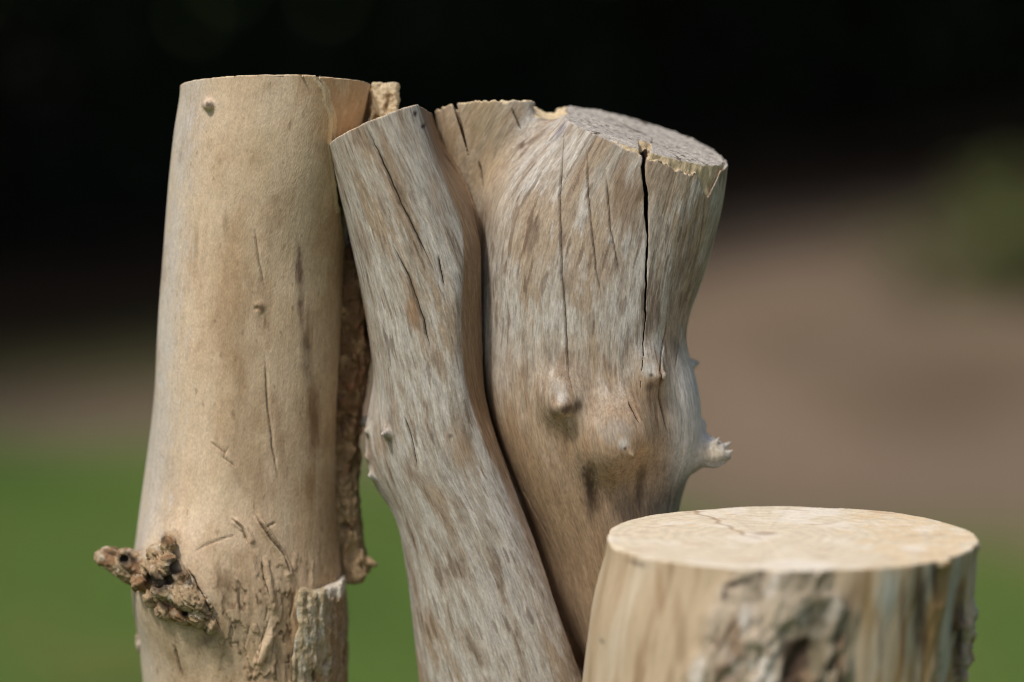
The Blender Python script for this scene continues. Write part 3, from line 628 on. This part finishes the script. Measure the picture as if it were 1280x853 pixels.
cb = cb * (1 + .25 * noise(ta * 700, y * 300, sa * 160, 65))[:, None]; cb = mix(cb, DARK * .7, .93 * ss(.24, -.12, cav))
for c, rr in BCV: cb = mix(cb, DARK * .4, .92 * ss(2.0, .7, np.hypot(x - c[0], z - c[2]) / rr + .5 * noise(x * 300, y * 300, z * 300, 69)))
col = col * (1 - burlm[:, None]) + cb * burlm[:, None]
col = mix(col, DARK * 2, .35 * hair)
col = np.where(top[:, None], CREAM[None] * (1 + .2 * b3)[:, None], col)
edge = np.abs(x - xe(z)) < .0025; col = mix(col, CREAM, .7 * (edge & (z > on(640, 260, YL)[2]) & (y < YL)))
lab = np.full(len(P), 9); lab[isb] = 1; lab[top] = 2
lab[np.linalg.norm(P - q1[7], axis=1) < .0065] = 3
finish(tan_post, P, F, fL, col, np.c_[u, v * .45, r], lab, {9: ('trunk', None, None), 1: ('burl', 9, 'gnarled dark burl with a short pointing stub'), 2: ('end_grain', 9, None), 3: ('knot', 9, 'small round grey knot')}, M_tan, OL, crack)
print('tan post', len(P), time.time() - T0)

# bark left on the tan post: a plate low on the right, a hanging strip, a pale flake at the top
def bark_part(name, f, lo, hi, h, root, origin, colf, zf=None, label=None):
    P, F = surface(f, lo, hi, h, zf, slack=1.25); P = project(f, P, F); N = vnormals(P, F)
    o = link_mesh(name, P, F, M_bark, root, {'Col': np.c_[np.clip(colf(P, N), .004, .9), np.ones(len(P))], 'grain': np.c_[P[:, 0], P[:, 2] * .5, P[:, 1]]}, N, origin)
    if label: o['label'] = label
    return o
pxl = x_profile([(700, 372), (735, 373), (760, 371), (785, 374), (800, 369), (820, 364), (853, 362), (900, 360)], YL - .062, .002)
pxr = x_profile([(700, 428), (735, 431), (780, 432), (853, 434), (900, 434)], YL - .03, .002)
zpt = float(on(400, 737, YL - .06)[2])
def fplate(x, y, z):
    b = fL0(x, y, z)
    n = .0024 * ridged(x * 70, y * 70, z * 55, 3, 91) + .0018 * fbm(x * 190, y * 190, z * 90, 3, 92) + .0016 * noise(x * 260, y * 260, z * 26, 93)
    f = np.maximum(b - .0085 - n, -(b + .004))
    e = .002 * noise(z * 90, x * 0, y * 0, 94)
    reg = np.maximum(pxl(z) + e - x, z - zpt - .0035 * noise(x * 90, y * 0, z * 0, 95) + .004 * ss(pxr(z) - .012, pxr(z) - .02, x) * 0)
    reg = np.maximum(reg, x - pxr(z) + .0012 * noise(z * 120, y * 60, x * 0, 98)); reg = np.maximum(reg, y - YL + .012)
    return smax(f, reg, .003)
def cplate(P, N):
    x, y, z = P.T; a = ridged(x * 70, y * 70, z * 55, 3, 91); b = fbm(x * 190, y * 190, z * 60, 3, 96)
    c = np.tile(srgb(168, 150, 118), (len(P), 1)) * (1 + .3 * b)[:, None]; c = mix(c, srgb(176, 172, 158), .7 * ss(-.1, .3, b)); c = mix(c, srgb(150, 112, 70), .6 * ss(.15, .4, fbm(x * 60, y * 60, z * 30, 3, 97))); c = mix(c, DARK, .8 * ss(.05, -.3, a))
    c = mix(c, srgb(124, 92, 60), .6 * ss(pxr(z) - .014, pxr(z) - .008, x)); return mix(c, srgb(215, 206, 190), .7 * ss(.010, .005, np.hypot((x - pxr(z) + .004) * .8, z - zpt + .001) + .002 * noise(x * 300, y * 300, z * 300, 99)))
bark_part('bark_plate', fplate, (-.155, YL - .10, -.01), (-.10, YL + .01, zpt + .012), .0009, tan_post, OL, cplate, ZF, 'rough flaking bark plate')
strip = edge_profile([(310, 414, 441), (340, 418, 450), (380, 420, 459), (430, 418, 459), (460, 416, 456), (510, 413, 450), (560, 412, 445), (590, 414, 444), (640, 418, 445), (680, 420, 450), (700, 422, 456), (712, 426, 458), (724, 432, 451), (730, 437, 446)], YL + .005, sig=.003)
zs0, zs1 = float(on(640, 728, YL)[2]), float(on(640, 305, YL)[2])
def fstrip(x, y, z):
    f = limb(x, y, z, strip[0], strip[1], YL + .006, lambda z: .014 + 0 * z, 2.6)
    f = f - .0042 * ridged(x * 80, y * 80, z * 50, 3, 81) - .0028 * fbm(x * 150, y * 150, z * 110, 3, 82)
    f = np.minimum(f, cone(x, y, z, on(446, 700, YL), on(466, 704, YL - .004), .007, .0025) - .002 * noise(x * 200, y * 200, z * 200, 8))
    return smax(f, np.maximum(zs0 - z, z - zs1), .004)
def cstrip(P, N):
    x, y, z = P.T; a = ridged(x * 80, y * 80, z * 50, 3, 81); b = fbm(x * 120, y * 120, z * 80, 3, 83)
    lowk = ss(on(640, 520, YL)[2], on(640, 650, YL)[2], z)
    c = mix(np.tile(srgb(108, 82, 58), (len(P), 1)), srgb(166, 140, 106), lowk); c = mix(c, srgb(170, 142, 106), .6 * ss(.05, .35, b)); c = mix(c, srgb(116, 76, 52), .5 * ss(.1, .35, fbm(x * 60, y * 60, z * 60, 2, 84)))
    return mix(c, DARK * .6, .9 * ss(.15, -.25, a))
bark_part('bark_strip', fstrip, (-.145, YL - .03, zs0 - .012), (-.085, YL + .04, zs1 + .01), .0010, tan_post, OL, cstrip, None, 'long dark strip of hanging bark')
fk = [on(479, 117, YL + .004), on(474, 144, YL + .0), on(485, 115, YL + .006), on(482, 170, YL + .006)]
def fflake(x, y, z):
    c = on(480.5, 128, YL + .002); hz = .0125 + .004 * noise(x * 220, y * 100, 0 * z, 74)
    f = np.maximum(np.maximum(np.abs(x - c[0] - .10 * (z - c[2])) - .0068 - .0022 * noise(z * 130, y * 130, 0 * x, 75), np.abs(y - c[1]) - .010), np.abs(z - c[2]) - hz)
    f = smax(f, -ell(x, y, z, on(471, 150, YL - .008), (.005, .012, .006)), .002) - .0012
    return np.maximum(f - .0018 * ridged(x * 110, y * 110, z * 60, 2, 71), pl(cutL, x, y, z) - .001) - .001 * noise(x * 300, y * 300, z * 300, 72)
bark_part('bark_flake', fflake, (-.115, YL - .02, .94), (-.07, YL + .04, 1.10), .0009, tan_post, OL, lambda P, N: mix(np.tile(srgb(206, 186, 152), (len(P), 1)), srgb(130, 104, 74), ss(.1, .4, fbm(P[:, 0] * 120, P[:, 1] * 120, P[:, 2] * 60, 3, 73))), None, 'pale curled flake of bark at the top')
print('bark', time.time() - T0)

# ================================================================== LOW STUMP in front
YS = 2.53
rowsS = [(600, 764, 1220), (640, 762, 1219), (685, 759, 1218), (700, 756, 1215), (730, 747, 1205), (760, 740, 1199), (800, 735, 1194), (853, 729, 1190), (920, 722, 1188)]
cxS, rxS = edge_profile(rowsS, YS, [(.35, .168, .128), (0, .168, .14), (-.1, .168, .14)])
cutS = plane3(on(761, 671, YS), on(1217, 671, YS), on(985, 711.5, YS - .115))
zS = float(on(985, 671, YS)[2])
barkx = Prof(on(640, np.array([640, 715, 730, 760, 800, 853, 920]), YS - .11)[:, 2], on(np.array([915, 905, 898, 888, 872, 858, 850]), 700, YS - .11)[:, 0], .004)
barkr = Prof(on(640, np.array([640, 715, 760, 800, 853, 920]), YS - .11)[:, 2], on(np.array([1035, 1050, 1062, 1066, 1060, 1050]), 700, YS - .11)[:, 0], .004)
def fS0(x, y, z): return limb(x, y, z, cxS, rxS, YS, lambda z: rxS(z) * .96, 2.08) - .003 * noise(x * 16, y * 16, z * 4, 51) - .0013 * noise(x * 62, y * 62, z * 16, 54)
def barkmask(x, y, z):
    e = .008 * noise(x * 0 + z * 45, y * 0, x * 0, 53)
    m = ss(-.004, .010, x - barkx(z) + e) * ss(-.004, .010, barkr(z) - x + e) * (y < YS)
    return m
def fS(x, y, z):
    f = fS0(x, y, z); m = barkmask(x, y, z); dz = np.clip((zS - .012 - z) / .02, 0, 1)
    sx = x - .25 * (z - zS)
    n = .0105 * ridged(sx * 38, y * 38, z * 17, 3, 55) + .0035 * fbm(sx * 90, y * 90, z * 60, 3, 56)
    f = f - m * (.5 + .5 * dz) * (n + .001)
    # the dark gap where bark lifts off under the rim, and grooves on the right flank
    f = np.maximum(f, -cone(x, y, z, on(903, 735, YS - .118), on(957, 720, YS - .122), .0062, .0026))
    f = np.maximum(f, -cone(x, y, z, on(903, 735, YS - .118), on(914, 758, YS - .118), .0060, .002))
    rg = ss(on(1130, 700, YS)[0], on(1165, 700, YS)[0], x)
    f = f - rg * .0055 * ridged(x * 55, y * 55, z * 9, 3, 57) * dz
    rk = ss(on(1176, 700, YS)[0], on(1192, 700, YS)[0], x) * ss(zS - .035, zS - .05, z); f = f - rk * (.002 + .005 * ridged(x * 70, y * 70, z * 70, 3, 59))
    f = np.minimum(f, ell(x, y, z, on(1214, 684, YS - .02), (.006, .008, .004)) - .001 * noise(x * 250, y * 250, z * 250, 2))
    f = np.minimum(f, ell(x, y, z, on(1172, 704, YS - .078), (.009, .008, .005)))
    return np.maximum(f, pl(cutS, x, y, z) + rag(x, y, z, 90, .00035, 52))
stump = thing('low_stump', 'low sawn stump with a pale cut top and a rough grey bark patch', 'stump', (.168, YS, 0))
OS = (.168, YS, 0)
P, F = surface(fS, (.02, YS - .15, -.02), (.32, YS + .14, zS + .03), .0012, ZF)
P = project(fS, P, F); N = vnormals(P, F); x, y, z = P.T
top = (pl(cutS, x, y, z) > -.003) & (N @ cutS[0] > .6)
ang = np.arctan2(x - cxS(z), -(y - YS)); u = ang * .125; r = np.hypot(x - cxS(z), y - YS); v = z
P = P + N * (.0004 * fbm(u * 260, v * 16, r * 20, 3, 58))[:, None] * (~top)[:, None]
b1 = fbm(u * 28, v * 5, r * 8, 4, 70); b2 = fbm(u * 90, v * 9, r * 20, 4, 71); b3 = fbm(u * 260, v * 20, r * 20, 3, 72)
col = np.tile(srgb(188, 166, 136), (len(P), 1)); col = mix(col, srgb(204, 188, 164), .7 * ss(-.05, .3, b1)); col = mix(col, srgb(158, 130, 98), .6 * ss(.0, .3, b2)); col = mix(col, srgb(130, 104, 76), .4 * ss(.22, .4, b2 - .4 * b1)); col = col * (1 + .12 * b3)[:, None]
rg = ss(on(1055, 700, YS)[0], on(1100, 700, YS)[0], x)
col = mix(col, srgb(172, 168, 150), .7 * rg * ss(-.1, .2, b1)); col = mix(col, srgb(158, 124, 74), .7 * rg * ss(.0, .2, b2)); 
m = barkmask(x, y, z); sx = x - .25 * (z - zS); a = ridged(sx * 38, y * 38, z * 17, 3, 55)
cb = np.tile(srgb(174, 158, 136), (len(P), 1)); cb = mix(cb, srgb(206, 198, 186), .7 * ss(.0, .3, fbm(x * 60, y * 60, z * 40, 3, 75))); cb = mix(cb, srgb(98, 88, 64), .8 * ss(on(960, 740, YS)[0], on(1000, 740, YS)[0], x) * ss(-.25, .2, fbm(x * 30, y * 30, z * 20, 3, 76) + .1)); cb = mix(cb, srgb(112, 80, 52), .6 * ss(.0, .25, fbm(x * 45, y * 45, z * 20, 3, 79))); cb = mix(cb, DARK * 1.1, .92 * ss(.26, -.05, a + .25 * fbm(x * 90, y * 90, z * 60, 3, 56)))
col = col * (1 - m[:, None]) + cb * m[:, None]
col = stain_and_shade(col, P, fS0, YS, [(1150, 760, 12, 80, .06, srgb(70, 44, 28), .85), (1195, 790, 14, 90, .05, srgb(52, 34, 24), .9), (1168, 720, 7, 50, .05, srgb(64, 40, 26), .85), (1128, 780, 5, 70, .03, srgb(104, 74, 46), .7), (1100, 800, 4, 50, .03, srgb(110, 80, 50), .6), (850, 790, 10, 60, .1, srgb(140, 112, 84), .5), (825, 740, 6, 40, .1, srgb(150, 120, 88), .5), (1108, 740, 14, 36, .03, srgb(196, 194, 182), .7), (1085, 770, 10, 60, .05, srgb(166, 130, 74), .5), (925, 727, 26, 5, .3, DARK * .4, .9), (905, 742, 5, 10, 0, DARK * .4, .9), (795, 704, 18, 4, 0, srgb(110, 92, 76), .7), (753, 802, 4, 5, 0, srgb(110, 96, 80), .7)])  # blackest spots darken the carved gap under the rim by colour
e1 = fbm(x * 50, y * 50, z * 0, 4, 80); rr = np.hypot(x - .168, y - YS)
a2 = np.arctan2(y - YS, x - .168)
ct = np.tile(srgb(214, 198, 170), (len(P), 1)) * (1 + .06 * np.sin(rr * 620 + 7 * e1) + .10 * noise(a2 * 26, rr * 14, z * 0, 89) + .06 * noise(a2 * 70, rr * 20, z * 0, 90) + .05 * noise(x * 300, y * 900, z * 0, 81))[:, None]
ct = mix(ct, srgb(216, 188, 146), .6 * ss(.05, .35, e1 + .6 * ss(.03, .10, x - .168) - .25)); ct = mix(ct, srgb(234, 224, 208), .5 * ss(.0, .3, fbm(x * 25, y * 25, 0 * z, 3, 83)))
ct = ct * (1 + .06 * fbm(x * 120, y * 120, z * 0, 3, 86) + .06 * noise(x * 700, y * 700, z * 0, 87))[:, None]; ct = mix(ct, srgb(176, 146, 116), .5 * ss(.25, .4, fbm(x * 40, y * 140, z * 0, 3, 88)))
cr = np.abs(x - .160 + .35 * (y - YS) - .006 * noise(y * 60, x * 0, z * 0, 84)); ct = mix(ct, srgb(150, 118, 86), .6 * ss(.0030, .0004, cr) * (y > YS - .01))
ct = mix(ct, srgb(150, 120, 92), .6 * ss(.012, .003, np.hypot(x - .17, y - YS - .012)))
col = np.where(top[:, None], ct, col)
lab = np.full(len(P), 9); lab[(m > .5) & ~top] = 1; lab[top] = 2
finish(stump, P, F, fS, col, np.c_[np.where(top, x, u), np.where(top, y * .5, v * .16), r], lab, {9: ('trunk', None, None), 1: ('bark_patch', 9, 'rough grey bark with dark gaps'), 2: ('cut_top', 9, 'pale sawn top')}, M_pale, OS)
print('stump', len(P), time.time() - T0)

# ================================================================== GROUND, WOODS
rng = np.random.default_rng(5)
def ground_material():
    m = bpy.data.materials.new('ground'); m.use_nodes = True; t = m.node_tree; n = t.nodes; l = t.links; b = n['Principled BSDF']
    b.inputs['Roughness'].default_value = 1; b.inputs['Specular IOR Level'].default_value = .05
    a = n.new('ShaderNodeAttribute'); a.attribute_name = 'Col'
    g = n.new('ShaderNodeNewGeometry'); ns = n.new('ShaderNodeTexNoise'); ns.inputs['Scale'].default_value = 35; ns.inputs['Detail'].default_value = 6
    l.new(g.outputs['Position'], ns.inputs['Vector'])
    mr = n.new('ShaderNodeMapRange'); mr.inputs['From Min'].default_value = .3; mr.inputs['From Max'].default_value = .7; mr.inputs['To Min'].default_value = .65; mr.inputs['To Max'].default_value = 1.35
    l.new(ns.outputs['Fac'], mr.inputs['Value']); s = n.new('ShaderNodeVectorMath'); s.operation = 'SCALE'; l.new(a.outputs['Color'], s.inputs[0]); l.new(mr.outputs[0], s.inputs['Scale']); l.new(s.outputs[0], b.inputs['Base Color'])
    bp = n.new('ShaderNodeBump'); bp.inputs['Strength'].default_value = .6; bp.inputs['Distance'].default_value = .02; l.new(ns.outputs['Fac'], bp.inputs['Height']); l.new(bp.outputs[0], b.inputs['Normal'])
    return m
def grid(x0, x1, nx, y0, y1, ny, py=1.0):
    X = np.linspace(x0, x1, nx); Y = y0 + (y1 - y0) * np.linspace(0, 1, ny) ** py
    gx, gy = np.meshgrid(X, Y, indexing='ij'); i = np.arange(nx * ny).reshape(nx, ny)
    F = np.stack([i[:-1, :-1], i[1:, :-1], i[1:, 1:], i[:-1, 1:]], -1).reshape(-1, 4)
    return gx.ravel(), gy.ravel(), F
def grass_edge(x): return 7.85 - .95 * ss(-.7, .5, x) + .16 * np.sin(x * 4.3 + 1) + .08 * np.sin(x * 9)     # lawn ends here
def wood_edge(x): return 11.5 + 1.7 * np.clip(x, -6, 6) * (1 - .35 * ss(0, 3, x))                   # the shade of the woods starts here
gx, gy, F = grid(-14, 14, 280, -4, 24, 280)
gz = .015 * fbm(gx * .9, gy * .9, 0 * gx, 3, 2)
ns = fbm(gx * 1.6, gy * 1.6, 0 * gx, 4, 3)
col = np.tile(srgb(82, 102, 48), (len(gx), 1)); col = mix(col, srgb(104, 104, 58), .7 * ss(.0, .3, fbm(gx * 2.2, gy * 1.2, 0 * gx, 3, 4))); col = mix(col, srgb(60, 84, 36), .5 * ss(.05, .3, fbm(gx * 2.6, gy * 1.4, 0 * gx, 3, 14)))
col = mix(col, srgb(120, 103, 86), ss(-.35, .35, gy - grass_edge(gx) + .5 * ns))
col = mix(col, srgb(92, 96, 44), .75 * ss(.35, .0, np.hypot(gx + .85, (gy - 9.3) * .6) - .38 + .2 * ns))
dm = ss(.2, .8, gy - grass_edge(gx)); col = mix(col, srgb(96, 80, 60), .6 * dm * ss(.0, .3, fbm(gx * 1.5, gy * .7, 0 * gx, 3, 6))); col = mix(col, srgb(140, 120, 98), .5 * dm * ss(.0, .3, fbm(gx * 1.3, gy * .8, 0 * gx, 3, 8)))
col = mix(col, srgb(40, 32, 24), ss(-1.5, .2, gy - wood_edge(gx) + .5 * ns))  # dark leaf litter; its wide fade paints the soft shade edge of the woods
far = 80.0
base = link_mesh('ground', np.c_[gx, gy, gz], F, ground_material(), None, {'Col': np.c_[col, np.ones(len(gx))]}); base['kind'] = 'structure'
fx = np.array([[-90, -60, -.05], [90, -60, -.05], [90, 120, -.05], [-90, 120, -.05]], float)
base2 = link_mesh('far_ground', fx, np.array([[0, 1, 2, 3]]), base.data.materials[0], None, {'Col': np.tile(np.r_[srgb(70, 84, 40), 1], (4, 1))}); base2['kind'] = 'structure'

def leaf_material(name, c1, c2):
    m = bpy.data.materials.new(name); m.use_nodes = True; t = m.node_tree; n = t.nodes; l = t.links; b = n['Principled BSDF']
    b.inputs['Roughness'].default_value = .7; b.inputs['Specular IOR Level'].default_value = .2
    g = n.new('ShaderNodeNewGeometry'); r = n.new('ShaderNodeValToRGB'); r.color_ramp.elements[0].color = (*c1, 1); r.color_ramp.elements[1].color = (*c2, 1)
    l.new(g.outputs['Random Per Island'], r.inputs['Fac']); l.new(r.outputs['Color'], b.inputs['Base Color']); return m
def leaves(c, size):                       # one folded leaf-shaped quad per centre
    n = len(c); a = rng.uniform(0, 2 * np.pi, n); e = rng.uniform(-.9, .9, n)
    d = np.stack([np.cos(a) * np.cos(e), np.sin(a) * np.cos(e), np.sin(e)], -1); s = np.cross(d, rng.normal(size=(n, 3))); s /= np.linalg.norm(s, axis=1, keepdims=True)
    L = size * rng.uniform(.6, 1.3, n)[:, None]
    P = np.stack([c - d * L, c + s * L * .42, c + d * L, c - s * L * .42], 1).reshape(-1, 3)
    return P, np.arange(4 * n).reshape(n, 4)
# dark woods: unseen canopy added to shade the far ground, dense undergrowth at the back
n = 42000
cx = rng.uniform(-11, 11, n); dep = rng.uniform(-.6, 11, n); cz = rng.uniform(2.1, 5.2, n) + .5 * np.sin(cx * 1.7)
cy = wood_edge(cx) + dep
n2 = 42000
ux = rng.uniform(-11, 11, n2); ud = 2.6 + np.abs(rng.normal(0, .8, n2)); uy = wood_edge(ux) + ud; uz = rng.uniform(0, 3.6, n2)
Pl, Fl = leaves(np.c_[np.r_[cx, ux], np.r_[cy, uy], np.r_[cz, uz]], .16)
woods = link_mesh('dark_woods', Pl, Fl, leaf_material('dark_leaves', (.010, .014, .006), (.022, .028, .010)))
woods['kind'] = 'stuff'; woods['label'] = 'dark woods along the far edge of the dirt, unseen canopy added for shade'
bush = thing('bush', 'loose low green bush at the edge of the dirt beside the dark woods', 'bush', (1.37, 10.2, 0))
c = rng.normal(size=(1100, 3)); c /= np.linalg.norm(c, axis=1, keepdims=True); c *= rng.uniform(.1, 1, (1100, 1)) ** .6 * np.array([.36, .36, .20]) * (1 + .3 * np.sin(5 * c[:, :1] + 3 * c[:, 2:])); c[:, 2] += .14
Pq, Fq = leaves(c, .032); link_mesh('foliage', Pq, Fq, leaf_material('bush_leaves', (.07, .085, .025), (.13, .14, .045)), bush)
k = 8; stems = []
P_, F_ = [], []
for q in range(7):
    a0 = q * .9; top_ = np.array([.2 * math.cos(a0), .2 * math.sin(a0), .2])
    for i_, t_ in enumerate(np.linspace(0, 1, 5)):
        aa = np.linspace(0, 2 * np.pi, 6, endpoint=False); P_.append(top_ * t_ + np.array([.02 * math.cos(a0), .02 * math.sin(a0), -.02]) + np.c_[np.cos(aa), np.sin(aa), 0 * aa] * (.010 - .007 * t_))
    b0 = q * 30
    for i_ in range(4): F_ += [[b0 + i_ * 6 + m_, b0 + i_ * 6 + (m_ + 1) % 6, b0 + i_ * 6 + 6 + (m_ + 1) % 6, b0 + i_ * 6 + 6 + m_] for m_ in range(6)]
link_mesh('stem', np.concatenate(P_), np.array(F_), leaf_material('bush_stem', (.06, .045, .03), (.08, .06, .04)), bush)
print('done', time.time() - T0)
